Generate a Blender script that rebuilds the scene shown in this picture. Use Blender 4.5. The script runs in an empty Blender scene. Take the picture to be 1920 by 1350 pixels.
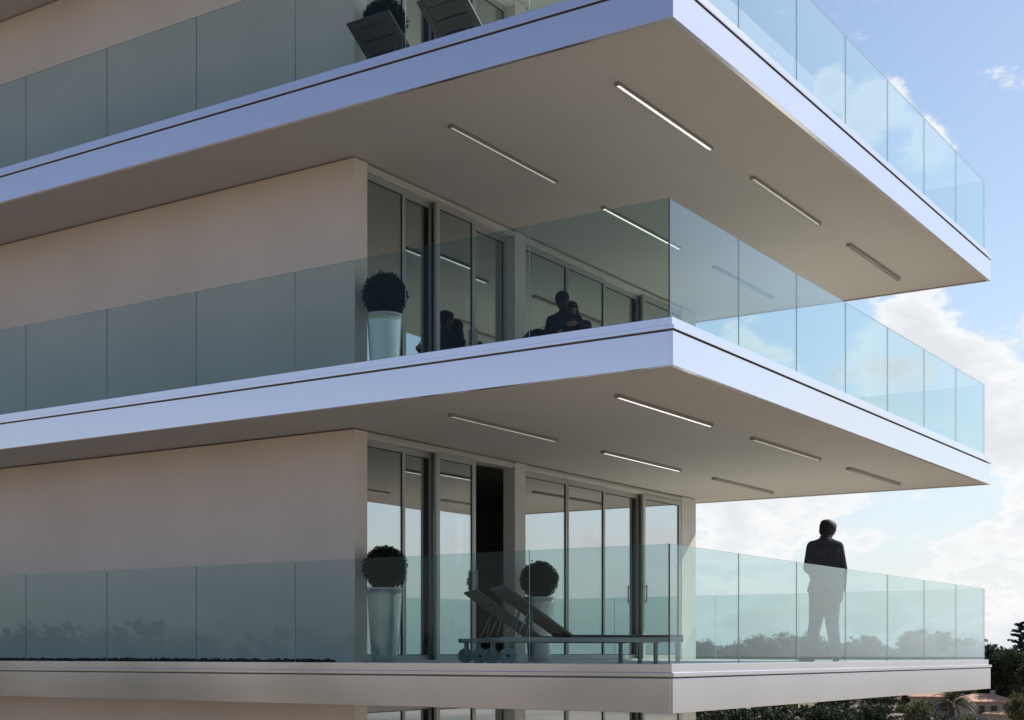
import bpy, bmesh, math, random
from mathutils import Vector, Matrix, Euler
random.seed(7)
sc = bpy.context.scene
COL = sc.collection
EYE = 10.0                      # eye height above the ground
CAM = Vector((-11.977, -6.047, EYE))
FWD = Vector((.8357, .5492, 0)); RGT = Vector((.5492, -.8357, 0))
FL = 2640.0

def at(px, py, D):              # a place at depth D seen at a photograph position
    return CAM + FWD*D + RGT*((px-960)/FL*D) + Vector((0, 0, (1225-py)/FL*D))

# ------------------------------------------------------------------ materials
def mat(name):
    m = bpy.data.materials.new(name); m.use_nodes = True
    nt = m.node_tree; nt.nodes.clear()
    out = nt.nodes.new('ShaderNodeOutputMaterial')
    return m, nt, out
def N(nt, t, **kw):
    n = nt.nodes.new(t)
    for k, v in kw.items():
        if k.startswith('i_'):
            n.inputs[int(k[2:]) if k[2:].isdigit() else k[2:].replace('_', ' ')].default_value = v
        else: setattr(n, k, v)
    return n
def math_(nt, op, a, b=None, c=None, clamp=False):
    n = nt.nodes.new('ShaderNodeMath'); n.operation = op; n.use_clamp = clamp
    for i, v in enumerate((a, b, c)):
        if v is None: continue
        if hasattr(v, 'node'): nt.links.new(v, n.inputs[i])
        else: n.inputs[i].default_value = v
    return n.outputs[0]
def vmath(nt, op, a, b=None):
    n = nt.nodes.new('ShaderNodeVectorMath'); n.operation = op
    for i, v in enumerate((a, b)):
        if v is None: continue
        if hasattr(v, 'node'): nt.links.new(v, n.inputs[i])
        else: n.inputs[i].default_value = v
    return n
def rampf(nt, f, stops):
    r = nt.nodes.new('ShaderNodeValToRGB')
    e = r.color_ramp.elements
    while len(e) < len(stops): e.new(.5)
    for el, (p, c) in zip(e, stops):
        el.position = p; el.color = (*c, 1) if len(c) == 3 else c
    nt.links.new(f, r.inputs[0]); return r.outputs[0]
def principled(name, base, rough=.5, metal=0, spec=.5, vary=.06, vscale=3, bump=0, bscale=60, coat=0, stretch=(1, 1, 1)):
    m, nt, out = mat(name)
    p = N(nt, 'ShaderNodeBsdfPrincipled')
    p.inputs['Roughness'].default_value = rough; p.inputs['Metallic'].default_value = metal
    p.inputs['Specular IOR Level'].default_value = spec
    p.inputs['Coat Weight'].default_value = coat; p.inputs['Coat Roughness'].default_value = .15
    tc = N(nt, 'ShaderNodeTexCoord'); mp = N(nt, 'ShaderNodeMapping'); mp.inputs['Scale'].default_value = stretch
    nt.links.new(tc.outputs['Object'], mp.inputs[0])
    no = N(nt, 'ShaderNodeTexNoise'); no.inputs['Scale'].default_value = vscale; no.inputs['Detail'].default_value = 6
    nt.links.new(mp.outputs[0], no.inputs['Vector'])
    lo = tuple(c*(1-vary) for c in base); hi = tuple(min(1, c*(1+vary)) for c in base)
    nt.links.new(rampf(nt, no.outputs[0], [(.3, lo), (.7, hi)]), p.inputs['Base Color'])
    r = math_(nt, 'MULTIPLY_ADD', no.outputs[0], .12, max(.02, rough-.06)); nt.links.new(r, p.inputs['Roughness'])
    if bump:
        b = N(nt, 'ShaderNodeTexNoise'); b.inputs['Scale'].default_value = bscale; b.inputs['Detail'].default_value = 4
        nt.links.new(mp.outputs[0], b.inputs['Vector'])
        bn = N(nt, 'ShaderNodeBump'); bn.inputs['Strength'].default_value = bump; bn.inputs['Distance'].default_value = .01
        nt.links.new(b.outputs[0], bn.inputs['Height']); nt.links.new(bn.outputs[0], p.inputs['Normal'])
    nt.links.new(p.outputs[0], out.inputs[0]); return m
def glass(name, r0, tint, power=5, rough=0.0, gcol=(1, 1, 1), gain=1.0):
    m, nt, out = mat(name)
    g = N(nt, 'ShaderNodeNewGeometry')
    d = vmath(nt, 'DOT_PRODUCT', g.outputs['Normal'], g.outputs['Incoming']).outputs['Value']
    c = math_(nt, 'ABSOLUTE', d)
    f = math_(nt, 'POWER', math_(nt, 'SUBTRACT', 1, c, clamp=True), power)
    fac = math_(nt, 'MULTIPLY_ADD', f, gain*(1-r0), r0, clamp=True)
    t = N(nt, 'ShaderNodeBsdfTransparent'); t.inputs[0].default_value = (*tint, 1)
    gl = N(nt, 'ShaderNodeBsdfGlossy'); gl.inputs['Roughness'].default_value = rough; gl.inputs[0].default_value = (*gcol, 1)
    mx = N(nt, 'ShaderNodeMixShader'); nt.links.new(fac, mx.inputs[0])
    nt.links.new(t.outputs[0], mx.inputs[1]); nt.links.new(gl.outputs[0], mx.inputs[2])
    nt.links.new(mx.outputs[0], out.inputs[0]); return m
def emit(name, col, s):
    m, nt, out = mat(name); p = N(nt, 'ShaderNodeBsdfPrincipled')
    p.inputs['Base Color'].default_value = (*col, 1); p.inputs['Roughness'].default_value = .25
    p.inputs['Emission Color'].default_value = (*col, 1); p.inputs['Emission Strength'].default_value = s
    nt.links.new(p.outputs[0], out.inputs[0]); return m
def leafmat(name, a, b, scale=.5):
    m, nt, out = mat(name)
    gi = N(nt, 'ShaderNodeNewGeometry'); tc = N(nt, 'ShaderNodeTexCoord')
    no = N(nt, 'ShaderNodeTexNoise'); no.inputs['Scale'].default_value = scale; no.inputs['Detail'].default_value = 5
    nt.links.new(tc.outputs['Object'], no.inputs['Vector'])
    f = math_(nt, 'ADD', math_(nt, 'MULTIPLY', gi.outputs['Random Per Island'], .4), math_(nt, 'MULTIPLY', no.outputs[0], .7))
    c = rampf(nt, f, [(.3, a), (.75, b)])
    p = N(nt, 'ShaderNodeBsdfPrincipled'); p.inputs['Roughness'].default_value = .55; p.inputs['Specular IOR Level'].default_value = .12
    t = N(nt, 'ShaderNodeBsdfTranslucent')
    nt.links.new(c, p.inputs['Base Color']); nt.links.new(c, t.inputs[0])
    mx = N(nt, 'ShaderNodeMixShader'); mx.inputs[0].default_value = .25
    nt.links.new(p.outputs[0], mx.inputs[1]); nt.links.new(t.outputs[0], mx.inputs[2])
    nt.links.new(mx.outputs[0], out.inputs[0]); return m
def deckmat():
    m, nt, out = mat('deck_tiles')
    tc = N(nt, 'ShaderNodeTexCoord'); br = N(nt, 'ShaderNodeTexBrick')
    br.offset = 0; br.inputs['Scale'].default_value = 1; br.inputs['Brick Width'].default_value = .6; br.inputs['Row Height'].default_value = .6
    br.inputs['Mortar Size'].default_value = .004
    br.inputs['Color1'].default_value = (.82, .78, .69, 1); br.inputs['Color2'].default_value = (.79, .75, .66, 1); br.inputs['Mortar'].default_value = (.2, .18, .16, 1)
    nt.links.new(tc.outputs['Object'], br.inputs['Vector'])
    p = N(nt, 'ShaderNodeBsdfPrincipled'); p.inputs['Roughness'].default_value = .45
    nt.links.new(br.outputs[0], p.inputs['Base Color']); nt.links.new(p.outputs[0], out.inputs[0]); return m
def checkmat():
    m, nt, out = mat('checked_shirt')
    tc = N(nt, 'ShaderNodeTexCoord'); s = N(nt, 'ShaderNodeSeparateXYZ'); nt.links.new(tc.outputs['Object'], s.inputs[0])
    def line(v):
        a = math_(nt, 'FRACT', math_(nt, 'DIVIDE', v, .026)); return math_(nt, 'LESS_THAN', a, .24)
    f = math_(nt, 'MAXIMUM', line(math_(nt, 'ADD', s.outputs[0], 5)), line(s.outputs[2]))
    c = rampf(nt, f, [(0, (.012, .012, .016)), (1, (.10, .098, .108))])
    p = N(nt, 'ShaderNodeBsdfPrincipled'); p.inputs['Roughness'].default_value = .9; p.inputs['Specular IOR Level'].default_value = .1
    nt.links.new(c, p.inputs['Base Color']); nt.links.new(p.outputs[0], out.inputs[0]); return m

M = {}
M['panel'] = principled('white_aluminium_panel', (.83, .805, .835), .17, metal=.95, vary=.02, vscale=.5)
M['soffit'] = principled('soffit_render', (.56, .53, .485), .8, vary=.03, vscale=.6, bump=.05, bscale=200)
M['plaster'] = principled('beige_plaster', (.78, .69, .60), .85, vary=.05, vscale=.8, bump=.15, bscale=150)
M['pier'] = principled('grey_plaster', (.62, .60, .56), .8, vary=.03, bump=.1, bscale=150)
M['alu'] = principled('grey_aluminium', (.42, .42, .39), .4, metal=.3, vary=.04)
M['dark_alu'] = principled('dark_gasket', (.03, .03, .032), .5)
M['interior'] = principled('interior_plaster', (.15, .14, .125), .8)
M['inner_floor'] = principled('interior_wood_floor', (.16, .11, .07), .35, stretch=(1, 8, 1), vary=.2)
M['deck'] = deckmat()
M['glass'] = glass('balustrade_glass', .009, (.79, .873, .874), power=5, gain=2.1, gcol=(.90, .965, .98))
M['edge'] = principled('glass_edge', (.24, .38, .38), .15, vary=.02)
M['pane'] = glass('door_glass', .45, (.50, .52, .51), power=3, gcol=(.95, .985, 1))
M['curtain'] = principled('linen_curtain', (.55, .52, .47), .9, vary=.05)
M['lamp_lit'] = emit('lit_diffuser', (1, .97, .9), .9)  # painted reflection: glow imitates white sky mirrored in an unlit tube
M['lamp_dim'] = emit('dim_diffuser', (1, .97, .9), .18)  # weaker glow for the same painted sky reflection
M['lamp_off'] = principled('opal_diffuser', (.55, .53, .48), .25, vary=.01)
M['lamp_body'] = principled('lamp_aluminium', (.38, .36, .33), .35, metal=.6)
M['pot'] = principled('brushed_zinc_pot', (.58, .60, .59), .24, metal=.75, vary=.015, vscale=1.5)
M['soil'] = principled('soil', (.03, .022, .016), .95)
M['box_leaf'] = leafmat('boxwood_leaf', (.008, .014, .008), (.025, .04, .018), 6)
M['wood'] = principled('dark_teak', (.07, .055, .045), .5, vary=.25, vscale=4, stretch=(1, 14, 14))
M['rail'] = principled('lounger_metal', (.26, .28, .28), .45, metal=.3)
M['dmetal'] = principled('dark_metal', (.06, .065, .07), .4, metal=.6)
M['tyre'] = principled('wheel_disc', (.22, .25, .26), .4, vary=.05)
M['skin'] = principled('skin', (.22, .13, .09), .5)
M['hair'] = principled('dark_hair', (.012, .01, .009), .75, vary=.3, vscale=40)
M['check'] = checkmat()
M['denim'] = principled('dark_trousers', (.03, .035, .05), .9, vary=.15, vscale=12)
M['black_cloth'] = principled('black_cloth', (.010, .010, .014), .9, vary=.2, vscale=12)
M['shoe'] = principled('shoe_leather', (.02, .015, .012), .4)
M['bark'] = principled('bark', (.09, .07, .05), .9, vary=.3, vscale=6, bump=.4, bscale=15)
M['leaf_dark'] = leafmat('dark_leaf', (.014, .02, .013), (.052, .063, .035))
M['leaf_mid'] = leafmat('mid_leaf', (.02, .03, .014), (.085, .10, .045))
M['leaf_olive'] = leafmat('olive_leaf', (.045, .05, .022), (.17, .165, .075))
M['leaf_pine'] = leafmat('pine_needles', (.03, .04, .045), (.08, .095, .10))
M['palm'] = leafmat('palm_leaf', (.02, .03, .014), (.11, .10, .055))
M['house_wall'] = principled('house_render', (.42, .35, .28), .9, vary=.1, bump=.1)
M['roof_tile'] = principled('roof_tiles', (.55, .32, .2), .85, vary=.15, vscale=4)
M['win_dark'] = principled('dark_window', (.03, .035, .04), .15)
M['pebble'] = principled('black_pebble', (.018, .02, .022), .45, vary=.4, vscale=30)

# ------------------------------------------------------------------ helpers
class MB:
    def __init__(s): s.bm = bmesh.new()
    def box(s, x0, x1, y0, y1, z0, z1, mi=0):
        v = [s.bm.verts.new((x, y, z)) for z in (z0, z1) for y in (y0, y1) for x in (x0, x1)]
        fs = []
        for q in ((0, 2, 3, 1), (4, 5, 7, 6), (0, 1, 5, 4), (2, 6, 7, 3), (0, 4, 6, 2), (1, 3, 7, 5)):
            f = s.bm.faces.new([v[i] for i in q]); f.material_index = mi; fs.append(f)
        return fs
    def obox(s, c, dx, dy, dz, rot=None):
        M_ = Matrix.Translation(c) @ (rot.to_4x4() if rot else Matrix())
        n = len(s.bm.verts)
        r = bmesh.ops.create_cube(s.bm, size=1, matrix=M_ @ Matrix.Diagonal((dx, dy, dz, 1)))
        return r
    def bar(s, a, b, w, h=None, up=(0, 0, 1)):
        a, b = Vector(a), Vector(b); d = (b-a); L = d.length; x = d.normalized()
        y = Vector(up).cross(x)
        if y.length < 1e-4: y = Vector((0, 1, 0)).cross(x)
        y.normalize(); z = x.cross(y)
        s.obox((a+b)/2, L, w, h or w, Matrix((x, y, z)).transposed())
    def tube(s, pts, rad, seg=10, cap=True):
        rings = []
        for i, p in enumerate(pts):
            p = Vector(p); a = Vector(pts[max(0, i-1)]); b = Vector(pts[min(len(pts)-1, i+1)])
            d = (b-a).normalized(); u = d.cross(Vector((.13, .31, .94)))
            if u.length < 1e-3: u = d.cross(Vector((1, 0, 0)))
            u.normalize(); w = d.cross(u); r = rad[i] if hasattr(rad, '__len__') else rad
            rings.append([s.bm.verts.new(p+(u*math.cos(t)+w*math.sin(t))*r) for t in [2*math.pi*k/seg for k in range(seg)]])
        for A, B in zip(rings, rings[1:]):
            for k in range(seg): s.bm.faces.new((A[k], A[(k+1) % seg], B[(k+1) % seg], B[k])).smooth = True
        if cap: s.bm.faces.new(rings[0][::-1]); s.bm.faces.new(rings[-1])
    def lathe(s, prof, seg=40, c=(0, 0, 0)):
        rings = [[s.bm.verts.new((c[0]+r*math.cos(2*math.pi*k/seg), c[1]+r*math.sin(2*math.pi*k/seg), c[2]+z)) for k in range(seg)] for r, z in prof]
        for A, B in zip(rings, rings[1:]):
            for k in range(seg): s.bm.faces.new((A[k], A[(k+1) % seg], B[(k+1) % seg], B[k])).smooth = True
        s.bm.faces.new(rings[0][::-1]); s.bm.faces.new(rings[-1])
    def ball(s, c, r, sub=2, scale=(1, 1, 1)):
        bmesh.ops.create_icosphere(s.bm, subdivisions=sub, radius=r, matrix=Matrix.Translation(c) @ Matrix.Diagonal((*scale, 1)))
    def cap(s, a, ra, b, rb, seg=14):          # tapered capsule
        a, b = Vector(a), Vector(b)
        s.ball(a, ra, 2); s.ball(b, rb, 2); s.tube([a, b], [ra, rb], seg)
    def build(s, name, m, parent=None, bevel=0, smooth=False):
        me = bpy.data.meshes.new(name)
        bmesh.ops.recalc_face_normals(s.bm, faces=s.bm.faces)
        s.bm.to_mesh(me); s.bm.free()
        for mm in (m if isinstance(m, (list, tuple)) else [m]): me.materials.append(mm)
        if smooth:
            for p in me.polygons: p.use_smooth = True
        o = bpy.data.objects.new(name, me); COL.objects.link(o); o.parent = parent
        if bevel:
            bv = o.modifiers.new('bevel', 'BEVEL'); bv.width = bevel; bv.segments = 2; bv.limit_method = 'ANGLE'
        return o
def tag(o, label=None, cat=None, group=None, kind=None):
    for k, v in (('label', label), ('category', cat), ('group', group), ('kind', kind)):
        if v: o[k] = v
    return o
def empty(name, loc=(0, 0, 0), rz=0):
    o = bpy.data.objects.new(name, None); COL.objects.link(o); o.empty_display_size = .2
    o.location = loc; o.rotation_euler = (0, 0, rz); return o
def copy_tree(o, parent=None):
    c = o.copy(); COL.objects.link(c)
    if parent is not None: c.parent = parent
    for ch in o.children: copy_tree(ch, c)
    return c

# ------------------------------------------------------------------ building
S0, ST = EYE-.57, 3.3
XE, YE = 11.34, 20.0
GX = .08
bld = tag(empty('apartment_building', (0, 0, 0)), 'white banded apartment building with deep glass-railed corner balconies', 'building')
FY = 4.94                       # plane of the sliding doors
WX = 1.264                      # face of the long plaster wall

def balustrade(S):
    b = empty('balustrade'); b.parent = bld
    zb, zt = S+.462, S+1.617
    def panel(a, c, horiz):
        m = MB(); t = .005
        if horiz: fs = m.box(GX-t, GX+t, a, c, zb, zt)
        else: fs = m.box(a, c, GX-t, GX+t, zb, zt)
        m.bm.normal_update()
        for f in fs:
            n = f.normal
            if abs(n.x if horiz else n.y) < .5: f.material_index = 1
        return m
    y = GX-.005
    w = 1.584
    for k in range(12):
        a = GX+.006 + k*w if k == 0 else GX + k*w + .002
        panel(a, GX+(k+1)*w-.002, True).build('glass_panel', [M['glass'], M['edge']], b)
    w = (XE-2*GX)/7
    for k in range(7):
        a = GX-.005 if k == 0 else GX + k*w + .002
        panel(a, GX+(k+1)*w-.002, False).build('glass_panel', [M['glass'], M['edge']], b)
    m = MB(); m.box(GX-.007, GX-.0052, GX-.007, GX+.004, zb, zt); m.box(GX-.0052, GX+.004, GX-.007, GX-.0052, zb, zt); m.box(GX+.0052, GX+.012, GX+.0052, GX+.012, zb, zt)
    m.build('corner_seal', M['dark_alu'], b)
    for k in range(6):
        m = MB(); t = .005; a = GX+.006+k*1.584; c = GX+(k+1)*1.584-.002
        if k: a = GX+k*1.584+.002
        fs = m.box(XE-GX-t, XE-GX+t, a, c, zb, zt); m.bm.normal_update()
        for f in fs:
            if abs(f.normal.x) < .5: f.material_index = 1
        m.build('glass_panel', [M['glass'], M['edge']], b)

for k in range(-2, 4):
    S = S0+ST*k
    if k == 3:                  # the roof slab stops short of the right-hand balcony edge
        y0, x1 = 2.95, 11.2
        m = MB(); m.box(.06, x1-.03, y0+.03, YE, S+.012, S+.55); roof = m.build('roof_slab', M['soffit'], bld)
        m = MB(); m.box(.03, x1, y0, y0+.03, S, S+.62); m.box(.03, .06, y0+.03, YE, S, S+.62); m.box(x1-.03, x1, y0+.03, YE, S, S+.62); m.build('fascia', M['panel'], roof, bevel=.003)
        continue
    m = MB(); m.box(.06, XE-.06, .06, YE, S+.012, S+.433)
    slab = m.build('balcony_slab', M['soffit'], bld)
    m = MB(); m.box(0, XE, 0, .03, S, S+.33); m.box(0, .03, .03, YE, S, S+.33); m.box(XE-.03, XE, .03, YE, S, S+.33)
    # narrow drip strip under the outer edge
    m.box(.03, XE-.03, .03, .06, S+.004, S+.06); m.box(.03, .06, .06, YE, S+.004, S+.06)
    m.build('fascia', M['panel'], slab, bevel=.003)
    m = MB(); m.box(-.016, XE+.016, -.016, .058, S+.345, S+.385); m.box(-.016, .058, .058, YE, S+.345, S+.385); m.box(XE-.058, XE+.016, .058, YE, S+.345, S+.385)
    m.build('coping_lip', M['panel'], slab, bevel=.003)
    m = MB(); z0, z1 = S+.385, S+.47
    m.box(.025, XE-.025, .025, .17, z0, z1); m.box(.025, .17, .17, YE, z0, z1); m.box(XE-.17, XE-.025, .17, YE, z0, z1)
    m.build('curb', M['panel'], slab, bevel=.004)
    m = MB(); m.box(.17, XE-.17, .17, FY+.2, S+.433, S+.455); m.box(.17, WX+.03, FY+.2, YE, S+.433, S+.455)
    m.build('deck', M['deck'], slab)
    if -1 <= k <= 2: balustrade(S)
    zd, zs = S+.455, S+ST+.012
    # plaster wall on the long front, its end faces the corner balcony
    m = MB(); m.box(WX, WX+.24, FY, YE, zd, zs-.018); m.build('wall', M['plaster'], bld)
    m = MB(); m.box(4.82, 5.10, FY, FY+.20, zd, zs-.012); m.build('pier', M['pier'], bld, bevel=.004)
    m = MB(); m.box(10.12, 10.68, FY, FY+.34, zd, zs-.012); m.box(10.40, 10.68, FY+.34, YE, zd, zs-.012); m.build('corner_column', M['pier'], bld, bevel=.004)
    m = MB(); m.box(WX+.24, 4.82, FY+.03, FY+.26, S+3.215, zs-.014); m.box(5.10, 10.12, FY+.03, FY+.26, S+3.215, zs-.014)
    m.box(WX+.24, 4.82, FY+.0, FY+.03, S+3.235, S+3.26); m.box(5.10, 10.12, FY+.0, FY+.03, S+3.235, S+3.26)
    m.build('door_header', M['pier'], bld)
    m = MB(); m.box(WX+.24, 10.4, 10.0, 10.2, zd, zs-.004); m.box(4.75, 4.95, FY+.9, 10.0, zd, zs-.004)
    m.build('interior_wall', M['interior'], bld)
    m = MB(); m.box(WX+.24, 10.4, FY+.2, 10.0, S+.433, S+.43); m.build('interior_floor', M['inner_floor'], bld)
    # sill / track
    m = MB(); m.box(WX+.24, 4.82, FY-.02, FY+.2, zd, zd+.03); m.box(5.10, 10.12, FY-.02, FY+.2, zd, zd+.03); m.build('door_track', M['alu'], bld)
    def door(x0, x1, y, z0, z1, sw=.055, handle=None, tr=.075):
        m = MB(); d = .045
        m.box(x0, x0+sw, y, y+d, z0, z1); m.box(x1-sw, x1, y, y+d, z0, z1)
        m.box(x0+sw, x1-sw, y, y+d, z1-tr, z1); m.box(x0+sw, x1-sw, y, y+d, z0, z0+.06)
        g = .012
        o = m.build('sliding_door', M['alu'], bld, bevel=.003)
        m = MB()
        m.box(x0+sw, x0+sw+g, y+.012, y+d-.004, z0+.06, z1-tr); m.box(x1-sw-g, x1-sw, y+.012, y+d-.004, z0+.06, z1-tr)
        m.box(x0+sw+g, x1-sw-g, y+.012, y+d-.004, z1-tr-g, z1-tr); m.box(x0+sw+g, x1-sw-g, y+.012, y+d-.004, z0+.06, z0+.06+g)
        m.build('gasket', M['dark_alu'], o)
        m = MB(); m.box(x0+sw+g, x1-sw-g, y+.02, y+.032, z0+.06+g, z1-tr-g); m.build('pane', M['pane'], o)
        if handle is not None:
            m = MB(); m.tube([(handle, y-.045, z0+.92), (handle, y-.045, z0+1.22)], .011); m.bar((handle, y, z0+.95), (handle, y-.045, z0+.95), .016); m.bar((handle, y, z0+1.19), (handle, y-.045, z0+1.19), .016)
            m.build('handle', M['alu'], o)
    z0, z1 = zd+.03, S+3.215
    door(WX+.24, 2.36, FY+.07, z0, z1)
    door(2.32, 3.0, FY+.12, z0, z1)
    door(2.95, 3.86, FY+.01, z0, z1, sw=.08, handle=3.82)
    if k != 0: door(3.84, 4.82, FY+.15, z0, z1)
    else: door(3.04, 3.90, FY+.17, z0, z1)          # this leaf is slid open behind its neighbour
    door(5.10, 6.40, FY+.07, z0, z1)
    door(6.38, 7.55, FY+.07, z0, z1)
    door(7.50, 8.76, FY+.12, z0, z1)
    door(8.72, 10.12, FY+.01, z0, z1, sw=.08, handle=8.76)
    # downlights in the room ceiling
    for (x, y) in ((7.2, 6.6), (9.0, 6.6)):
        if k < 0: continue
        m = MB(); m.lathe([(.0, 0), (.09, 0), (.10, -.008), (.10, -.02)], 24, (x, y, zs)); m.build('downlight', M['dark_alu'], bld)

# curtains
def curtain(x0, x1, y, z0, z1, label, amp=.035, wl=.13):
    m = MB(); n = int((x1-x0)/.012)
    cols = []
    for i in range(n+1):
        x = x0+(x1-x0)*i/n; w = amp*math.sin(2*math.pi*(x-x0)/wl+.6*math.sin(x*9))
        cols.append([m.bm.verts.new((x, y+w+dy, z)) for dy in (0, .004) for z in (z0, z1)])
    for A, B in zip(cols, cols[1:]):
        m.bm.faces.new((A[0], B[0], B[1], A[1])).smooth = True; m.bm.faces.new((A[2], A[3], B[3], B[2])).smooth = True
    o = m.build('curtain', M['curtain'], None); tag(o, label, 'curtain', 'linen curtains behind the sliding doors')
for k, fl in ((0, 'lowest full floor'), (1, 'middle floor')):
    S = S0+ST*k
    for x0, x1, wh in ((2.45, 2.95, 'behind the second left-hand door pane'), (1.56, 1.9, 'at the first door pane'), (7.7, 8.25, 'behind the third pane right of the pier'), (9.2, 9.95, 'beside the corner column')):
        curtain(x0, x1, FY+.42, S+.44, S+3.25, 'pale linen curtain %s on the %s' % (wh, fl))

# ------------------------------------------------------------------ ceiling lights
def lamp(x0, x1, y, z, sheen, label):
    r = empty('ceiling_light', ((x0+x1)/2, y, z)); h = (x1-x0)/2
    m = MB(); m.box(-h, h, -.032, -.019, -.04, 0); m.box(-h, h, .019, .032, -.04, 0); m.box(-h, h, -.019, .019, -.010, 0)
    m.build('housing', M['lamp_body'], r, bevel=.002)
    for s in (-1, 1):
        m = MB(); m.box(*sorted((s*h, s*(h+.010))), -.034, .034, -.043, 0); m.build('end_cap', M['lamp_body'], r)
    m = MB(); m.tube([(-h+.01, 0, -.029), (h-.01, 0, -.029)], .0135, 12); m.build('diffuser', (M['lamp_off'], M['lamp_dim'], M['lamp_lit'])[sheen], r, smooth=True)
    tag(r, label, 'ceiling light', 'linear lights under the balcony soffits')
for k, fl in ((1, 'middle balcony soffit'), (2, 'top balcony soffit')):
    z = S0+ST*k+.012
    for j, (x0, x1) in enumerate(((1.08, 3.36), (4.6, 6.88), (8.08, 10.37))):
        for y, side in ((1.2, 'outer row'), (3.37, 'inner row')):
            w = ('nearest the front', 'in the middle', 'farthest back')[j]
            sheen = 2 if (j == 0 and y < 2) or (j == 1 and y > 2) else 1 if j < 2 else 0  # how strongly each switched-off strip seems to mirror the sky
            lamp(x0, x1, y, z, sheen, '%s strip light on the %s, %s, %s' % (('unlit', 'dim', 'bright')[sheen], fl, side, w))

# ------------------------------------------------------------------ potted box balls
def leafcards(m, c, n, size, rfun, flat=.0):
    for _ in range(n):
        p, nrm = rfun(); s = size*random.uniform(.6, 1.25)
        d = (nrm+Vector((random.gauss(0, .7), random.gauss(0, .7), random.gauss(0, .7)))).normalized()
        u = d.orthogonal().normalized(); u = Matrix.Rotation(random.uniform(0, 6.3), 3, d) @ u; w = d.cross(u)
        p = Vector(c)+p
        q = [p-u*s, p+w*s*.45-d*s*.1, p+u*s, p-w*s*.45+d*s*.1]
        m.bm.faces.new([m.bm.verts.new(v) for v in q])
def make_pot():
    r = empty('potted_shrub')
    m = MB(); prof = [(.0, 0), (.155, 0), (.16, .006)]
    for i in range(1, 10): t = i/10; prof.append((.16+.055*t**1.1+.004*math.sin(t*3), .9*t))
    prof += [(.218, .88), (.224, .886), (.224, .908), (.205, .908), (.202, .80), (.0, .80)]
    m.lathe(prof, 48); m.build('planter', M['pot'], r)
    m = MB()
    bmesh.ops.create_icosphere(m.bm, subdivisions=4, radius=.232, matrix=Matrix.Translation((0, 0, 1.145)))
    for v in m.bm.verts:
        v.co += Vector((random.gauss(0, .006), random.gauss(0, .006), random.gauss(0, .006)))
    def rf():
        d = Vector((random.gauss(0, 1), random.gauss(0, 1), random.gauss(0, 1))).normalized()
        rr = .242+random.uniform(-.02, .03)+.012*math.sin(d.x*9+d.z*7)*math.cos(d.y*8)+(.025 if random.random() < .06 else 0)
        return d*rr, d
    leafcards(m, (0, 0, 1.145), 4200, .021, rf)
    m.build('foliage', M['box_leaf'], r)
    m = MB()
    m.lathe([(0, .80), (.198, .80), (.198, .87), (0, .875)], 24); m.build('soil', M['soil'], r)
    m = MB(); m.tube([(0, 0, .84), (.004, 0, .93), (0, 0, 1.1)], [.02, .017, .015], 10); m.build('stem', M['bark'], r)
    return r
pots = [(1.41, 4.59, 0, 'zinc pot with dark box ball at the wall end on the low balcony'),
        (4.80, 4.52, 0, 'zinc pot with dark box ball behind the loungers on the low balcony'),
        (1.41, 4.59, 1, 'pale zinc pot with dark box ball on the middle balcony'),
        (4.80, 4.52, 1, 'box ball just showing above the curb beside the embracing couple'),
        (1.41, 4.59, 2, 'box ball behind a lounger back on the top balcony')]
p0 = make_pot()
for i, (x, y, k, lb) in enumerate(pots):
    o = p0 if i == 0 else copy_tree(p0)
    o.location = (x, y, S0+ST*k+.455); o.rotation_euler.z = i*1.3; o.scale = (1, 1, .975 if i == 3 else 1)
    tag(o, lb, 'potted plant', 'clipped box balls in tall metal pots')

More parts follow.
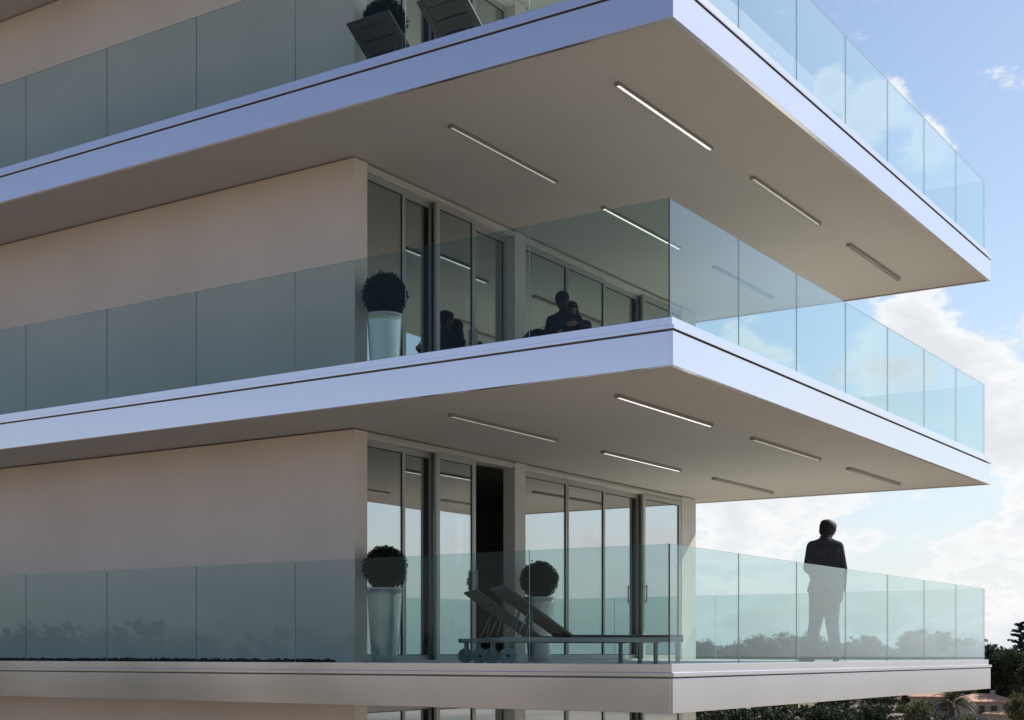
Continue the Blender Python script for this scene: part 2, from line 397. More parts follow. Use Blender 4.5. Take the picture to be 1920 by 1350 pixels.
# ------------------------------------------------------------------ loungers (local: head end at x=0, foot at x=2.02, width along y)
def make_lounger():
    r = empty('sun_lounger'); W = .33
    m = MB()
    for s in (-1, 1): m.box(0, 2.04, s*W-.018, s*W+.018, .235, .285)
    for x in (0.02, .76, 2.0): m.box(x, x+.04, -W+.018, W-.018, .24, .28)
    m.build('frame', M['rail'], r, bevel=.004)
    for s in (-1, 1):
        m = MB(); m.box(1.96, 2.0, s*W-.02, s*W+.02, 0, .235); m.build('leg', M['rail'], r, bevel=.003)
        m = MB(); m.box(.06, .11, s*(W-.04)-.02, s*(W-.04)+.02, .09, .24); m.build('leg', M['rail'], r, bevel=.003)
        m = MB(); c = Vector((.085, s*(W+.012), .088))
        m.tube([c-Vector((0, .016, 0)), c+Vector((0, .016, 0))], .088, 36)
        w = m.build('wheel', M['tyre'], r, bevel=.004)
        m = MB(); m.tube([c+Vector((0, s*.0165, 0)), c+Vector((0, s*.022, 0))], .02, 16); m.build('hub', M['dmetal'], w)
    m = MB()
    m.box(.79, 2.05, -W+.02, -W+.08, .288, .312); m.box(.79, 2.05, W-.08, W-.02, .288, .312)
    x = .80
    while x < 2.0:
        m.box(x, x+.058, -W+.083, W-.083, .29, .31); x += .066
    m.build('seat', M['wood'], r)
    # raised back: frame with four long slats lying across
    a = math.radians(35); L = .90; hx, hz = .80, .30
    R = Matrix.Rotation(a, 3, 'Y')      # lifts the -x end
    def P(u, y, t): return Vector((hx, 0, hz))+R @ Vector((-u, y, t))
    m = MB()
    m.obox(P(L/2, -W+.06, 0), L, .085, .028, R); m.obox(P(L/2, W-.06, 0), L, .085, .028, R)
    m.obox(P(L-.05, 0, 0), .10, 2*W-.21, .028, R); m.obox(P(.05, 0, 0), .10, 2*W-.21, .028, R)
    n = 4; span = L-.2
    for i in range(n):
        u = .1+span*(i+.5)/n; m.obox(P(u, 0, .002), span/n-.016, 2*W-.21, .018, R)
    m.obox(P(L/2, 0, .017), L-.15, 2*W-.2, .006, R)
    m.build('backrest', M['wood'], r, bevel=.003)
    for s in (-1, 1):
        m = MB(); m.tube([P(.52, s*.2, -.02), Vector((.22, s*.2, .27))], .007, 8); m.build('prop', M['rail'], r)
        m = MB(); m.tube([P(.50, s*.26, -.02), Vector((.30, s*.26, .27))], .006, 8); m.build('prop', M['rail'], r)
    return r
l0 = make_lounger()
zd0 = S0+.455
hd = at(922, 1225, 14.95); hd.z = zd0
ang = math.atan2(FWD.y*.26+RGT.y*.966, FWD.x*.26+RGT.x*.966)
l0.location = hd; l0.rotation_euler.z = ang
tag(l0, 'dark slatted sun lounger on the low balcony, the one nearer the glass', 'sun lounger', 'slatted sun loungers')
l1 = copy_tree(l0); q = at(872, 1225, 15.95); q.z = zd0; l1.location = q; l1.rotation_euler.z = ang
tag(l1, 'dark sun lounger on the low balcony, behind its twin, raised back edge catching light')
for (yc, xc, lb) in ((4.21, .55, 'sun lounger on the top balcony in front of the box ball'), (3.20, .56, 'sun lounger on the top balcony, right of the one hiding the box ball')):
    o = copy_tree(l0); o.location = (xc, yc, S0+ST*2+.455); o.rotation_euler.z = 0; tag(o, lb)

# ------------------------------------------------------------------ people
def solid(name, m, mtl, parent, vox=.011, it=4):
    o = m.build(name, mtl, parent)
    rm = o.modifiers.new('r', 'REMESH'); rm.mode = 'VOXEL'; rm.voxel_size = vox; rm.use_smooth_shade = True
    sm = o.modifiers.new('s', 'SMOOTH'); sm.iterations = it; sm.factor = .5
    dg = bpy.context.evaluated_depsgraph_get(); dg.update()
    me = bpy.data.meshes.new_from_object(o.evaluated_get(dg)); old = o.data
    o.modifiers.clear(); o.data = me; me.name = name; bpy.data.meshes.remove(old)
    if not me.materials: me.materials.append(mtl)
    for p in me.polygons: p.use_smooth = True
    return o
def hand(m, w, d, side, palm_n, curl=.35, sc_=1.0):
    """w wrist, d direction of the fingers, side = direction of the thumb, palm_n = way the palm faces"""
    w = Vector(w); d = Vector(d).normalized(); pn = Vector(palm_n); pn = (pn-d*pn.dot(d)).normalized()
    sd = Vector(side); sd = (sd-d*sd.dot(d)-pn*sd.dot(pn)).normalized()
    for o in (-.026, -.009, .009, .026):
        m.cap(w+d*.012+sd*o*.7, .013, w+d*.085*sc_+sd*o, .0115, 10)
    for o, L in ((.028, .070), (.0095, .080), (-.0095, .074), (-.027, .056)):
        a = w+d*.085*sc_+sd*o; d1 = (d+pn*curl*.5+sd*o*2).normalized(); b = a+d1*L*.5
        d2 = (d+pn*curl*1.5+sd*o*2).normalized(); c = b+d2*L*.5
        m.cap(a, .0095, b, .0088, 8); m.cap(b, .0088, c, .0072, 8)
    a = w+d*.03+sd*.03; b = a+(d*.6+sd*.8+pn*.2).normalized()*.045; c = b+(d*.9+sd*.35+pn*.3).normalized()*.035
    m.cap(a, .013, b, .0105, 8); m.cap(b, .0105, c, .008, 8)
def head(m, c, yaw, pitch, s=1.0):
    """c = head centre; returns the head's rotation"""
    Rh = Matrix.Rotation(yaw, 3, 'Z') @ Matrix.Rotation(pitch, 3, 'X')
    def q(x, y, z): return Vector(c)+Rh @ Vector((x*s, y*s, z*s))
    def el(p, r, scl):
        bmesh.ops.create_icosphere(m.bm, subdivisions=3, radius=r*s, matrix=Matrix.Translation(q(*p)) @ Rh.to_4x4() @ Matrix.Diagonal((*scl, 1)))
    el((0, -.012, .025), .098, (.80, 1.0, .98)); el((0, .03, -.045), .07, (.86, .86, 1.0))   # skull, face
    el((0, .062, -.092), .03, (1.1, .8, .8))                                               # chin
    el((0, .098, -.018), .016, (.8, 1.2, 1.6)); el((0, .09, .012), .012, (.9, 1, 2))         # nose
    el((0, .083, -.062), .016, (1.6, .7, .5))                                              # mouth
    for sx in (-1, 1):
        el((sx*.033, .083, .012), .011, (1.3, .6, .8)); el((sx*.036, .088, .032), .012, (1.6, .5, .5))
        el((sx*.082, -.008, -.012), .028, (.35, .75, 1.1))
    return Rh, q
def person(loc, rz, J, label, shirt, trousers, hair_len=0, hts=1.0, check=False, long_sleeve=.9):
    r = empty('person', loc, rz); r.scale = (hts, hts, hts)
    g = lambda k: Vector(J[k])
    m = MB()
    # trunk
    m.cap((-.08, 0, .95), .105, (.08, 0, .95), .105); m.cap((-.07, .0, 1.08), .10, (.07, 0, 1.08), .10)
    m.cap((-.08, .005, 1.22), .10, (.08, .005, 1.22), .10); m.cap((-.09, 0, 1.34), .098, (.09, 0, 1.34), .098)
    for s in 'lr': m.cap(g('neck')+Vector((0, -.02, -.03)), .06, g('s'+s)*.75+Vector((0, -.01, .365)), .06)
    m.cap(g('sl'), .066, g('sr'), .066); m.cap((0, -.01, 1.44), .075, g('neck'), .06); m.cap(g('neck'), .058, g('head')-Vector((0, 0, .05)), .055)
    for s in 'lr':
        m.cap(g('s'+s), .062, g('e'+s), .045); m.cap(g('e'+s), .045, g('w'+s), .03)
        m.cap(g('h'+s), .10, g('k'+s), .062); m.cap(g('k'+s), .062, g('a'+s), .042)
        f = Vector(J['f'+s]).normalized(); a = g('a'+s)
        m.cap(a+Vector((0, 0, -.04))-f*.04, .036, a+f*.14+Vector((0, 0, -.058)), .026)
        hd_, th, pn, cu = J['H'+s]; hand(m, g('w'+s), hd_, th, pn, cu)
    Rh, q = head(m, g('head'), *J['look'])
    body = solid('body', m, M['skin'], r, .0085, 3)
    # shirt
    m = MB(); i = .014
    m.cap((-.085, 0, .93), .118, (.085, 0, .93), .118); m.cap((-.08, .0, 1.07), .114+i*.5, (.08, 0, 1.07), .114+i*.5)
    m.cap((-.085, .0, 1.22), .112+i*.3, (.085, .0, 1.22), .112+i*.3); m.cap((-.10, -.005, 1.33), .108+i*.3, (.10, -.005, 1.33), .108+i*.3)
    for s in 'lr': m.cap(g('neck')+Vector((0, -.02, -.035)), .07, g('s'+s)*.8+Vector((0, -.01, .285)), .073)
    m.cap((-.10, 0, .88), .118, (.10, 0, .88), .118)
    m.cap(g('sl'), .078, g('sr'), .078); m.cap((0, -.01, 1.44), .088, g('neck')+Vector((0, .005, 0)), .076)
    for s in 'lr':
        e = g('e'+s); w = g('w'+s)
        m.cap(g('s'+s), .078, e, .064); m.cap(e, .062, e.lerp(w, long_sleeve), .048)
        m.cap(g('s'+s), .075, (g('s'+s)*.5+Vector((0, 0, 1.25))*.5), .07)
    solid('shirt', m, shirt, r, .011, 4)
    m = MB()
    m.cap((-.082, 0, .93), .112, (.082, 0, .93), .112)
    for s in 'lr':
        k = g('k'+s); a = g('a'+s); h = g('h'+s)
        m.cap(h, .112, h.lerp(k, .5), .092); m.cap(h.lerp(k, .5), .097, k, .082); m.cap(k, .082, a, .064)
        m.ball(k.lerp(a, .8)+Vector((0, -.01, 0)), .066)
    solid('trousers', m, trousers, r, .011, 3)
    for s in 'lr':
        f = Vector(J['f'+s]).normalized(); a = g('a'+s); m = MB()
        m.cap(a+Vector((0, 0, -.035))-f*.045, .046, a+f*.15+Vector((0, 0, -.056)), .034); m.box
        solid('shoe', m, M['shoe'], r, .009, 3)
    # hair
    m = MB()
    def el(p, rr, scl):
        bmesh.ops.create_icosphere(m.bm, subdivisions=3, radius=rr, matrix=Matrix.Translation(q(*p)) @ Rh.to_4x4() @ Matrix.Diagonal((*scl, 1)))
    el((0, -.022, .040), .116, (.88, 1.0, .93)); el((0, .045, .085), .06, (1.25, 1.0, .75)); el((.025, -.01, .09), .07, (1.0, 1.2, .75)); el((-.02, -.06, .07), .065, (1.1, 1.0, .9))
    el((0, -.06, -.02), .075, (1.12, .75, 1.15))
    for sx in (-1, 1): el((sx*.068, -.01, .03), .036, (.6, 1.2, 1.2))
    if hair_len:
        el((0, -.075, -.10), .075, (1.15, .6, 1.7)); el((.078, -.01, -.08), .05, (.75, 1.1, 2.5)); el((-.078, -.01, -.08), .05, (.75, 1.1, 2.5))
    solid('hair', m, M['hair'], r, .008, 2)
    tag(r, label, 'person'); return r

base = dict(sl=(-.178, 0, 1.405), sr=(.178, 0, 1.405), neck=(0, 0, 1.52), head=(0, .03, 1.665),
            hl=(-.09, 0, .92), hr=(.09, 0, .92), kl=(-.10, .02, .5), kr=(.10, .02, .5), al=(-.11, -.02, .085), ar=(.11, -.02, .085),
            fl=(-.25, 1, 0), fr=(.25, 1, 0), look=(0, 0))
J = dict(base)
J.update(sl=(-.15, .0, 1.40), sr=(.15, .0, 1.40), el=(-.212, -.03, 1.14), wl=(-.10, .2, 1.10), er=(.20, -.04, 1.12), wr=(.215, .02, .87),
         head=(.055, .085, 1.588), look=(-.65, -.6), neck=(.015, .025, 1.50),
         kl=(-.098, .06, .5), al=(-.195, .0, .085), kr=(.085, .0, .5), ar=(.125, -.03, .085), fl=(-.5, 1, 0),
         Hl=((.7, .6, -.1), (0, .3, 1), (.3, -.6, -.5), .5), Hr=((.0, .15, -1), (-.2, 1, 0), (-1, 0, 0), .4))
p = at(1547, 1225, 17.55)
face = lambda fx, fy: math.atan2(FWD.y*fy+RGT.y*fx, FWD.x*fy+RGT.x*fx)-math.pi/2   # facing given as right / away
person((p.x, p.y, zd0), face(-.05, 1), J, 'person in a dark checked shirt standing alone behind the low glass railing, head bowed', M['check'], M['denim'], hts=1.03)
zd1 = S0+ST+.455
J = dict(base)
J.update(el=(-.25, .12, 1.22), wl=(-.10, .33, 1.15), er=(.25, .12, 1.22), wr=(.14, .34, 1.2),
         head=(-.035, .02, 1.665), look=(.25, -.05),
         Hl=((1, .4, 0), (0, 0, 1), (0, -1, 0), .3), Hr=((-1, .4, 0), (0, 0, 1), (0, -1, 0), .3))
p = at(1058, 1225, 19.3)
mp = (p.x, p.y, zd1)
person(mp, face(.2, 1), J, 'person in black with short hair, back turned, embracing another on the middle balcony', M['black_cloth'], M['denim'], hts=.985)
J = dict(base)      # she faces the camera, right arm round his flank to his back
J.update(sl=(-.15, 0, 1.42), sr=(.15, 0, 1.42), er=(.27, .20, 1.24), wr=(.235, .40, 1.20), el=(-.22, .2, 1.3), wl=(-.12, .4, 1.36),
         head=(.06, .05, 1.635), look=(.5, -.15),
         Hr=((-.72, .12, .35), (0, .0, 1), (0, -1, 0), .15), Hl=((1, .2, 0), (0, 0, 1), (0, -1, 0), .3))
p = at(1081, 1225, 19.54)
person((p.x, p.y, zd1), face(-.32, -1), J, 'person with long dark hair hugging a taller one, a hand on their back', M['black_cloth'], M['black_cloth'], hair_len=1, hts=.955)

# ------------------------------------------------------------------ pebble strip along the low wall
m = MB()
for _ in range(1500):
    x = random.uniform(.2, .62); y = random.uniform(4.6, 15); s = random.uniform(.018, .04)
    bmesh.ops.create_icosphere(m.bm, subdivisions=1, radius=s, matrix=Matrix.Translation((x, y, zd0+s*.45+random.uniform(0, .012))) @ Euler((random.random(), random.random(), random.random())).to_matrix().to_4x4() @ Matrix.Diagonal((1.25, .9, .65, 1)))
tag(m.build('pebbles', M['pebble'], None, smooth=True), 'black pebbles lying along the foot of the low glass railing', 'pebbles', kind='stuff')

# ------------------------------------------------------------------ ground
def gmat():
    m, nt, out = mat('ground_soil_grass')
    tc = N(nt, 'ShaderNodeTexCoord'); a = N(nt, 'ShaderNodeTexNoise'); a.inputs['Scale'].default_value = .03; a.inputs['Detail'].default_value = 8
    nt.links.new(tc.outputs['Object'], a.inputs['Vector'])
    c = rampf(nt, a.outputs[0], [(.35, (.07, .06, .035)), (.55, (.24, .18, .115)), (.7, (.38, .285, .19))])
    sy = N(nt, 'ShaderNodeSeparateXYZ'); nt.links.new(tc.outputs['Object'], sy.inputs[0])
    cool_side = math_(nt, 'MULTIPLY_ADD', math_(nt, 'ADD', sy.outputs[1], math_(nt, 'MULTIPLY', a.outputs[0], 120)), -.012, .1, clamp=True)
    c2 = rampf(nt, a.outputs[0], [(.35, (.10, .12, .11)), (.7, (.24, .26, .26))])       # unseen cooler grey ground, invented so the right fascia reflects less brown
    mx = N(nt, 'ShaderNodeMix', data_type='RGBA'); nt.links.new(cool_side, mx.inputs['Factor']); nt.links.new(c, mx.inputs['A']); nt.links.new(c2, mx.inputs['B'])
    c = mx.outputs['Result']
    p = N(nt, 'ShaderNodeBsdfPrincipled'); p.inputs['Roughness'].default_value = .95
    nt.links.new(c, p.inputs['Base Color']); nt.links.new(p.outputs[0], out.inputs[0]); return m
m = MB(); R_ = 4000
vs = [[m.bm.verts.new((x*R_, y*R_, 0)) for y in (-1, -.1, .1, 1)] for x in (-1, -.1, .1, 1)]
for i in range(3):
    for j in range(3): m.bm.faces.new((vs[i][j], vs[i+1][j], vs[i+1][j+1], vs[i][j+1]))
tag(m.build('ground', gmat(), None), kind='structure')
M['paving'] = principled('warm_paving', (.205, .155, .118), .9, vary=.15, vscale=.3)
m = MB(); v = [m.bm.verts.new(c) for c in ((-75, -60, .004), (60, -60, .004), (60, 60, .004), (-75, 60, .004))]; m.bm.faces.new(v)
tag(m.build('pavement', M['paving'], None), kind='structure')

# ------------------------------------------------------------------ trees
def crown_mesh(m, blobs, n, size, seed, zs=.85):
    rng = random.Random(seed)
    tot = sum(b[3]**2 for b in blobs)
    for (x, y, z, rr) in blobs:
        k = int(n*rr*rr/tot)
        cl = [Vector((rng.gauss(0, 1), rng.gauss(0, 1), rng.gauss(0, 1))).normalized()*rr*rng.uniform(.6, 1.0) for _ in range(max(8, int(k/28)))]
        for _ in range(k):
            c = rng.choice(cl); p = Vector((x, y, z))+Vector((c.x, c.y, c.z*zs))+Vector((rng.gauss(0, .17), rng.gauss(0, .17), rng.gauss(0, .13)*zs))*rr
            s = size*rng.uniform(.6, 1.3); d = Vector((rng.gauss(0, 1), rng.gauss(0, 1), rng.gauss(.5, 1))).normalized()
            u = d.orthogonal().normalized(); w = d.cross(u)
            m.bm.faces.new([m.bm.verts.new(v) for v in (p-u*s, p-w*s*.6, p+u*s, p+w*s*.6)])
def make_tree(name, h, w, leaf, seed, size=.22, n=7000, shape='round'):
    rng = random.Random(seed); r = empty(name); blobs = []; limbs = []
    th = h*.3
    if shape == 'round':
        for i in range(22):
            a = i*2.4+rng.uniform(-.4, .4); z = rng.uniform(.30, .88)*h; d = rng.uniform(.25, .40)*w*math.sqrt(max(.05, 1-((z/h-.5)/.46)**2)); rr = rng.uniform(.11, .19)*w
            blobs.append((d*math.cos(a), d*math.sin(a), z, rr)); limbs.append(blobs[-1][:3])
        blobs.append((0, 0, h-.17*w, .17*w)); blobs.append((0, 0, .6*h, .3*w))
    elif shape == 'pine':
        for i in range(26):
            t = i/25; z = h*(.40+.58*t); ww = w*.5*(1.0-.78*t)*rng.uniform(.75, 1.1); a = i*2.4+rng.uniform(-.4, .4)
            for q_ in (.25, .5, .75, 1): blobs.append((ww*q_*math.cos(a), ww*q_*math.sin(a), z+.25*q_, .105*w*(1.15-.6*t)*(1.15-.4*q_)))
            limbs.append((ww*.9*math.cos(a), ww*.9*math.sin(a), z+.2))
        blobs.append((0, 0, h-.3, .4))
    m = MB()
    m.tube([(0, 0, -.1), (.05, .02, th), (0, .05, h*.62), (0, 0, h*.9)], [.034*h, .025*h, .014*h, .003*h], 10)
    for l in limbs:
        b = Vector((0, .03, max(th*.8, l[2]*.6 if shape == 'round' else l[2]-.3))); e = Vector(l)
        m.tube([b, b.lerp(e, .5)+Vector((0, 0, .1)), e], [.011*h, .007*h, .003*h], 6)
    m.build('trunk', M['bark'], r)
    m = MB()
    if shape == 'pine':
        crown_mesh(m, blobs, n, size, seed, .45)
    else: crown_mesh(m, blobs, n, size, seed)
    m.build('crown', M[leaf], r)
    return r
protos = {'a': make_tree('broadleaf_tree', 11, 9, 'leaf_dark', 3, .15, 15000), 'b': make_tree('broadleaf_tree', 11, 11, 'leaf_mid', 5, .15, 16000),
          'c': make_tree('broadleaf_tree', 11, 7, 'leaf_dark', 8, .14, 13000), 'o': make_tree('olive_tree', 7, 6.5, 'leaf_olive', 12, .11, 12000),
          'p': make_tree('conifer_tree', 14, 7, 'leaf_pine', 21, .15, 16000, 'pine')}
used = set()
def plant(kind, px, top, D, label, wid=1.0, group='trees beyond the balcony'):
    pr = protos[kind]; o = pr if kind not in used else copy_tree(pr); used.add(kind)
    t = at(px, top, D); h = {'o': 7, 'p': 14}.get(kind, 11); s = t.z/h
    o.location = (t.x, t.y, 0); o.scale = (s*wid, s*wid, s); o.rotation_euler.z = random.uniform(0, 6.3)
    tag(o, label, 'tree', group)
G = 'trees seen through the low glass railing'
plant('b', 1318, 1200, 262, 'pale veiled tree just right of the column foot, behind glass', 1, G)
plant('a', 1368, 1206, 250, 'small rounded tree under the first glass joint right of the corner', .8, G)
plant('b', 1432, 1192, 245, 'wide spreading tree left of the standing man, its crown domed', 1.05, G)
plant('b', 1492, 1186, 255, 'broad tree touching the left side of the man\'s legs', 1, G)
plant('a', 1545, 1200, 240, 'tree mostly hidden behind the man\'s legs', 1, G)
plant('a', 1618, 1188, 250, 'single round-topped tree right of the man, behind the fourth pane', .75, G)
plant('c', 1662, 1206, 260, 'low tree in the dip between two taller crowns', 1, G)
plant('c', 1694, 1208, 258, 'smallest tree of the row, near the middle of the right panes', .9, G)
plant('a', 1730, 1178, 245, 'tall tree on the left of the twin crowns near the railing end', .9, G)
plant('c', 1772, 1180, 250, 'tall tree forming the right of the twin crowns near the railing end', 1.1, G)
plant('a', 1825, 1194, 255, 'rounded tree behind the last glass pane', .9, G)
G = 'dark trees right of the railing'
plant('c', 1862, 1203, 225, 'dark narrow tree just past the railing end', .8, G)
plant('a', 1888, 1212, 222, 'dense dark tree below the conifer, left side', 1, G)
plant('b', 1922, 1214, 218, 'bushy green tree at the right edge of the picture', .9, G)
plant('p', 1914, 1166, 250, 'layered dark conifer standing above the other trees at the right edge', 1.0, G)
plant('a', 1868, 1246, 242, 'mid green tree close beside the slab end, over the house', .8, G)
plant('c', 1902, 1250, 245, 'dark tree behind the house roof on the right', 1, G)
plant('a', 1945, 1240, 195, 'dark tree cut by the right picture edge', 1, G)
plant('b', 1812, 1264, 262, 'tree peeping out under the slab end above the house', .9, G)
plant('a', 1765, 1268, 250, 'dark tree behind the palm under the slab', 1, G)
plant('c', 1715, 1270, 245, 'dark tree under the slab left of the palm', 1.2, G)
plant('a', 1660, 1272, 190, 'dark tree under the slab, between the bush and the palm', 1.1, G)
G = 'dark trees under the low slab'
plant('o', 1712, 1308, 118, 'lighter olive-green tree under the slab, left of the palm', .75, G)
plant('a', 1640, 1316, 100, 'dark bushy tree low under the slab, left of the olive-green one', 1, G)
plant('c', 1580, 1312, 98, 'dark tree low under the middle of the slab', 1.1, G)
plant('a', 1525, 1316, 92, 'dark tree under the slab, second from the column', 1, G)
plant('c', 1462, 1318, 90, 'shadowy tree under the slab between column and middle', 1.2, G)
plant('a', 1400, 1320, 88, 'shadowy tree under the slab close to the column', 1, G)
plant('c', 1340, 1322, 86, 'shadowy tree directly beside the lower column', 1.1, G)
plant('a', 1560, 1285, 150, 'dark tree behind the row under the slab', 1.2, G)
plant('b', 1450, 1285, 150, 'broad dark tree behind the row under the slab', 1.1, G)
plant('b', 1350, 1285, 150, 'broad dark tree behind the lower column', 1.1, G)
plant('a', 1755, 1338, 95, 'dark bush at the foot of the palm', 1, G)
plant('o', 1815, 1338, 112, 'greyish shrub in front of the small house', .7, G)
plant('o', 1910, 1297, 150, 'yellowish green spreading tree right of the small house', .62, 'dark trees right of the railing')

# palm
def make_palm(px, top, D, label):
    t = at(px, top, D); h = t.z-1.2; r = empty('palm_tree', (t.x, t.y, 0)); rng = random.Random(4)
    m = MB(); m.tube([(0, 0, -.1), (.06, 0, h*.3), (.03, .05, h*.7), (0, 0, h)], [.34, .26, .25, .3], 12); m.build('trunk', M['bark'], r)
    m = MB()
    for i in range(46):
        a = i*2.4; e = rng.uniform(-.35, 1.25); L = rng.uniform(2.0, 2.7); pts = []
        for k in range(9):
            s = k/8; el = e-1.25*s*s; pts.append((pts[-1] if pts else Vector((0, 0, h)))+Vector((math.cos(a)*math.cos(el), math.sin(a)*math.cos(el), math.sin(el)))*L/8)
        m.tube(pts, [.03*(1-k/9) for k in range(9)], 5)
        side = Vector((-math.sin(a), math.cos(a), 0))
        for k in range(1, 9):
            for q_ in (0, .33, .66):
                if k == 8 and q_: continue
                b = pts[k].lerp(pts[min(8, k+1)], q_); d = (pts[k]-pts[k-1]).normalized()
                for s in (-1, 1):
                    tip = b+(side*s*.8+d*.7+Vector((0, 0, -.35))).normalized()*(.55*(1-.5*k/8)); w = d*.035
                    m.bm.faces.new([m.bm.verts.new(v) for v in (b-w, b+w, tip)])
    m.build('crown', M['palm'], r)
    tag(r, label, 'palm tree')
make_palm(1786, 1293, 128, 'palm tree with arching fronds under the slab, left of the small house')

# distant woodland (one mass)
def wood(a0, a1, D0, D1, hmin, hmax, n, seed, label):
    rng = random.Random(seed); m = MB()
    for i in range(n):
        a = math.radians(rng.uniform(a0, a1)); D = rng.uniform(D0, D1); c = CAM+(FWD*math.cos(a)+RGT*math.sin(a))*D
        h = rng.uniform(hmin, hmax)
        crown_mesh(m, [(c.x, c.y, h*.55, h*.45), (c.x+rng.uniform(-3, 3), c.y+rng.uniform(-3, 3), h*.75, h*.28), (c.x+rng.uniform(-4, 4), c.y+rng.uniform(-4, 4), h*.4, h*.36)], 900, .42, rng.random())
    tag(m.build('woodland', M['leaf_dark'], None), label, 'woodland', kind='stuff')
wood(7, 24, 300, 380, 8.5, 11.5, 90, 2, 'far dark woodland band along the horizon behind the trees')
wood(-140, -75, 120, 210, 11, 15, 80, 3, 'woodland whose outline shows mirrored low in the long glass railing')

# ------------------------------------------------------------------ house
hp = at(1842, 1225, 215); hp.z = 0
hr = math.atan2(RGT.y, RGT.x)+.12
def house(loc, rz, Wd, Dp, wh, rh, label, wins):
    r = empty('house', loc, rz)
    m = MB(); m.box(-Wd/2, Wd/2, -Dp/2, Dp/2, -.2, wh); m.build('wall', M['house_wall'], r)
    m = MB(); o_ = .45; z = wh+.002; a = (Wd/2+o_, Dp/2+o_); k = Wd/2-Dp*.35
    lo = [m.bm.verts.new((sx*a[0], sy*a[1], z)) for sx, sy in ((-1, -1), (1, -1), (1, 1), (-1, 1))]
    l2 = [m.bm.verts.new((v.co.x, v.co.y, z+.18)) for v in lo]
    r0, r1 = m.bm.verts.new((-k, 0, z+rh)), m.bm.verts.new((k, 0, z+rh))
    m.bm.faces.new(lo[::-1])
    for i in range(4): m.bm.faces.new((lo[i], lo[(i+1) % 4], l2[(i+1) % 4], l2[i]))
    m.bm.faces.new((l2[0], l2[1], r1, r0)); m.bm.faces.new((l2[1], l2[2], r1)); m.bm.faces.new((l2[2], l2[3], r0, r1)); m.bm.faces.new((l2[3], l2[0], r0))
    rf = m.build('roof', M['roof_tile'], r)
    m = MB(); m.box(Wd*.22, Wd*.22+.6, .3, .9, wh+.5, wh+rh+.5); m.build('chimney', M['house_wall'], rf)
    for (x, zz, w, h) in wins:
        m = MB(); y = -Dp/2-.03
        m.box(x-w/2-.08, x-w/2, y, y+.06, zz, zz+h); m.box(x+w/2, x+w/2+.08, y, y+.06, zz, zz+h); m.box(x-w/2-.08, x+w/2+.08, y, y+.06, zz+h, zz+h+.08); m.box(x-w/2-.08, x+w/2+.08, y-.05, y+.06, zz-.08, zz)
        f = m.build('window', M['house_wall'], r)
        m = MB(); m.box(x-w/2, x+w/2, y+.02, y+.05, zz, zz+h); m.build('pane', M['win_dark'], f)
    tag(r, label, 'house', 'houses among the trees')
house(hp, hr, 7.5, 6, 2.6, 1.25, 'small house with salmon tiled hip roof at the lower right', [(-1.6, .9, 1.1, 1.2), (.4, .9, 1.1, 1.2), (2.4, .3, 1.0, 2.0)])
h2 = at(1752, 1225, 225); h2.z = 0
house(h2, hr-.3, 7, 5, 3.0, 1.2, 'house roof half hidden left of the palm under the slab', [(-1.2, .9, 1.1, 1.2), (1.2, .9, 1.1, 1.2)])
h3 = at(1893, 1225, 190); h3.z = 0
house(h3, hr+.2, 4.2, 4, 1.7, .7, 'low annexe with small tiled roof right of the small house', [(0, .6, .8, .8)])

# ------------------------------------------------------------------ sun and sky
MSUN = .35
SKYTINT = (1.08, 1.075, 1.06)
sd = Vector((1, -MSUN, .92)).normalized()
sun = bpy.data.lights.new('sun', 'SUN'); sun.energy = 5; sun.angle = math.radians(.53); sun.color = (1, .96, .895)
so = bpy.data.objects.new('sun', sun); COL.objects.link(so); so.rotation_euler = sd.to_track_quat('Z', 'Y').to_euler()
w = bpy.data.worlds.new('World'); sc.world = w; w.use_nodes = True
nt = w.node_tree; nt.nodes.clear()
out = nt.nodes.new('ShaderNodeOutputWorld'); bg = nt.nodes.new('ShaderNodeBackground'); bg.inputs[1].default_value = .1
nt.links.new(bg.outputs[0], out.inputs[0])
sky = N(nt, 'ShaderNodeTexSky', sky_type='NISHITA', sun_disc=False)
sky.sun_elevation = math.asin(sd.z); sky.sun_rotation = math.atan2(sd.x, sd.y); sky.altitude = 100; sky.air_density = 1.0; sky.dust_density = .6; sky.ozone_density = 2.0
tc = N(nt, 'ShaderNodeTexCoord')
dirn = vmath(nt, 'NORMALIZE', tc.outputs['Generated']).outputs[0]
sp = N(nt, 'ShaderNodeSeparateXYZ'); nt.links.new(dirn, sp.inputs[0])
st = vmath(nt, 'MULTIPLY', dirn, (1, 1, 1.9)).outputs[0]
st = vmath(nt, 'ADD', st, (3.1, 1.7, .4)).outputs[0]
def noise(scale, detail, vec, rough=.55):
    n = N(nt, 'ShaderNodeTexNoise'); n.inputs['Scale'].default_value = scale; n.inputs['Detail'].default_value = detail; n.inputs['Roughness'].default_value = rough
    nt.links.new(vec, n.inputs['Vector']); return n.outputs[0]
n1 = noise(8.5, 12, st, .62); n2 = noise(22, 6, st, .6)
el = sp.outputs[2]
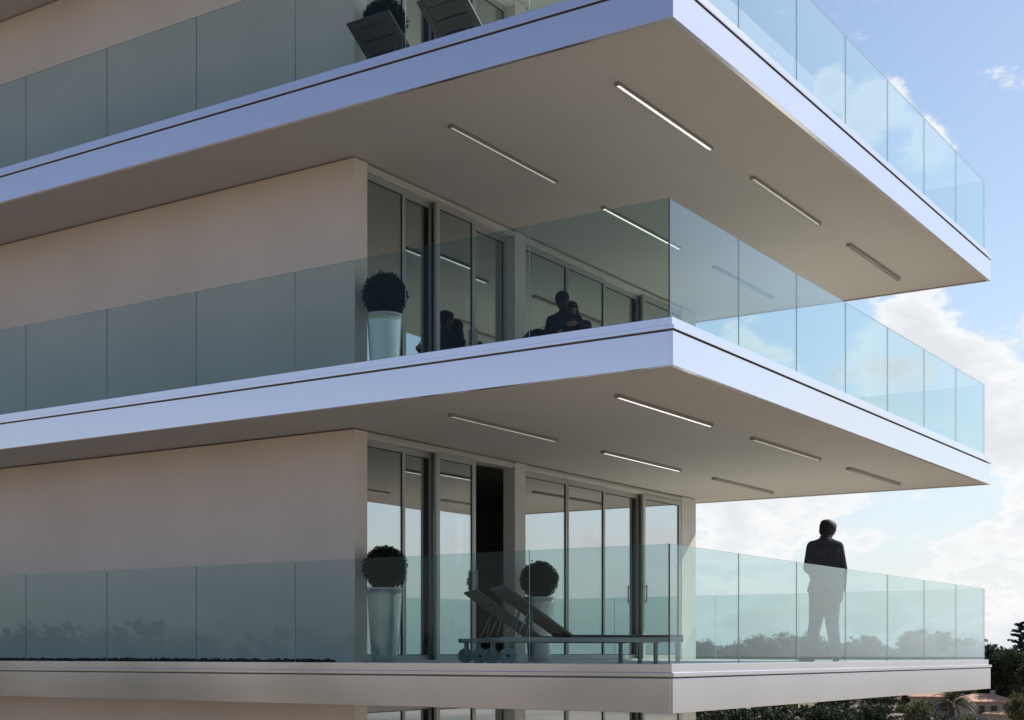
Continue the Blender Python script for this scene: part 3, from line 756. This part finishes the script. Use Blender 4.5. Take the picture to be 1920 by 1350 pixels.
# the far side of the sky (away from the camera's back) carries the clouds, the rest is clear
cd = (FWD*.97+RGT*.25).normalized()
sidef = math_(nt, 'MULTIPLY_ADD', vmath(nt, 'DOT_PRODUCT', dirn, tuple(cd)).outputs['Value'], 2.2, -1.05, clamp=True)
bias = math_(nt, 'MULTIPLY_ADD', math_(nt, 'SUBTRACT', el, .20), -1.1, 0)
bias = math_(nt, 'MAXIMUM', math_(nt, 'MINIMUM', bias, .13), -.2)
bias = math_(nt, 'ADD', bias, math_(nt, 'MULTIPLY_ADD', sidef, .25, -.25))
def bank(px, py, width, amt):
    global bias
    d = (FWD+RGT*((px-960)/FL)+Vector((0, 0, (1225-py)/FL))).normalized()
    l = vmath(nt, 'LENGTH', vmath(nt, 'SUBTRACT', dirn, tuple(d)).outputs[0]).outputs['Value']
    g = math_(nt, 'POWER', 2.718, math_(nt, 'MULTIPLY', math_(nt, 'POWER', math_(nt, 'DIVIDE', l, width*.62), 2), -1))
    bias = math_(nt, 'MULTIPLY_ADD', g, amt, bias)
for b in ((1720, 650, .065, .26), (1890, 690, .045, .22), (1660, 590, .05, .2), (1860, 600, .045, -.34), (1545, 645, .04, -.28), (1700, 790, .06, .05), (1880, 850, .05, .22), (1780, 810, .03, -.15), (1720, 960, .05, -.04),
          (1655, 190, .03, .5), (1555, 170, .022, .42), (1740, 250, .025, .45), (1610, 240, .02, .3), (1430, 970, .07, .2), (1850, 1010, .05, .06)):
    bank(*b)
cov = math_(nt, 'MULTIPLY_ADD', n1, 1.7, math_(nt, 'MULTIPLY_ADD', bias, 1, -.36))
cov = math_(nt, 'ADD', cov, math_(nt, 'MULTIPLY_ADD', n2, .55, -.275))
mask = N(nt, 'ShaderNodeMapRange', interpolation_type='SMOOTHSTEP'); mask.inputs['From Min'].default_value = .48; mask.inputs['From Max'].default_value = .68
nt.links.new(cov, mask.inputs['Value'])
thick = N(nt, 'ShaderNodeMapRange'); thick.inputs['From Min'].default_value = .52; thick.inputs['From Max'].default_value = .95
nt.links.new(math_(nt, 'ADD', cov, math_(nt, 'MULTIPLY_ADD', n2, .35, -.17)), thick.inputs['Value'])
cc = rampf(nt, thick.outputs[0], [(.0, (6.2, 6.6, 6.9)), (.22, (7.8, 7.8, 7.8)), (.5, (7.0, 7.1, 7.25)), (1, (6.2, 6.4, 6.65))])
above = math_(nt, 'MULTIPLY_ADD', el, 30, .5, clamp=True)
mk = math_(nt, 'MULTIPLY', math_(nt, 'MULTIPLY', mask.outputs[0], .95), above)
front = math_(nt, 'MULTIPLY_ADD', vmath(nt, 'DOT_PRODUCT', dirn, tuple((FWD*.7+RGT*.714).normalized())).outputs['Value'], 1.5, .3, clamp=True)
tint = N(nt, 'ShaderNodeMix', data_type='RGBA', blend_type='MULTIPLY'); tint.inputs['Factor'].default_value = 1
nt.links.new(sky.outputs[0], tint.inputs['A']); tb = N(nt, 'ShaderNodeMix', data_type='RGBA'); tb.inputs['A'].default_value = (.95, .825, .86, 1); tb.inputs['B'].default_value = (*SKYTINT, 1)
nt.links.new(front, tb.inputs['Factor']); nt.links.new(tb.outputs['Result'], tint.inputs['B'])
hz = math_(nt, 'MULTIPLY', math_(nt, 'POWER', 2.718, math_(nt, 'MULTIPLY', math_(nt, 'ABSOLUTE', el), -6.5)), math_(nt, 'MULTIPLY_ADD', front, .85, .12))
hm = N(nt, 'ShaderNodeMix', data_type='RGBA'); nt.links.new(hz, hm.inputs['Factor']); nt.links.new(tint.outputs['Result'], hm.inputs['A']); hm.inputs['B'].default_value = (5.85, 6.1, 6.45, 1)
mx = N(nt, 'ShaderNodeMix', data_type='RGBA'); nt.links.new(mk, mx.inputs['Factor']); nt.links.new(hm.outputs['Result'], mx.inputs['A']); nt.links.new(cc, mx.inputs['B'])
nt.links.new(mx.outputs['Result'], bg.inputs[0])

# ------------------------------------------------------------------ camera and render
cam = bpy.data.cameras.new('camera'); co = bpy.data.objects.new('camera', cam); COL.objects.link(co)
co.location = CAM; co.rotation_euler = (math.pi/2, 0, math.atan2(FWD.y, FWD.x)-math.pi/2)
cam.sensor_fit = 'HORIZONTAL'; cam.sensor_width = 36; cam.lens = FL/1920*36; cam.shift_y = (1225-675)/1920; cam.clip_end = 10000; cam.clip_start = .1
sc.camera = co
sc.view_settings.view_transform = 'Standard'; sc.view_settings.look = 'None'; sc.view_settings.gamma = 1; sc.view_settings.exposure = .35
sc.cycles.use_denoising = True; sc.cycles.max_bounces = 14; sc.cycles.diffuse_bounces = 6; sc.cycles.glossy_bounces = 6; sc.cycles.transparent_max_bounces = 40
sc.cycles.sample_clamp_indirect = 6
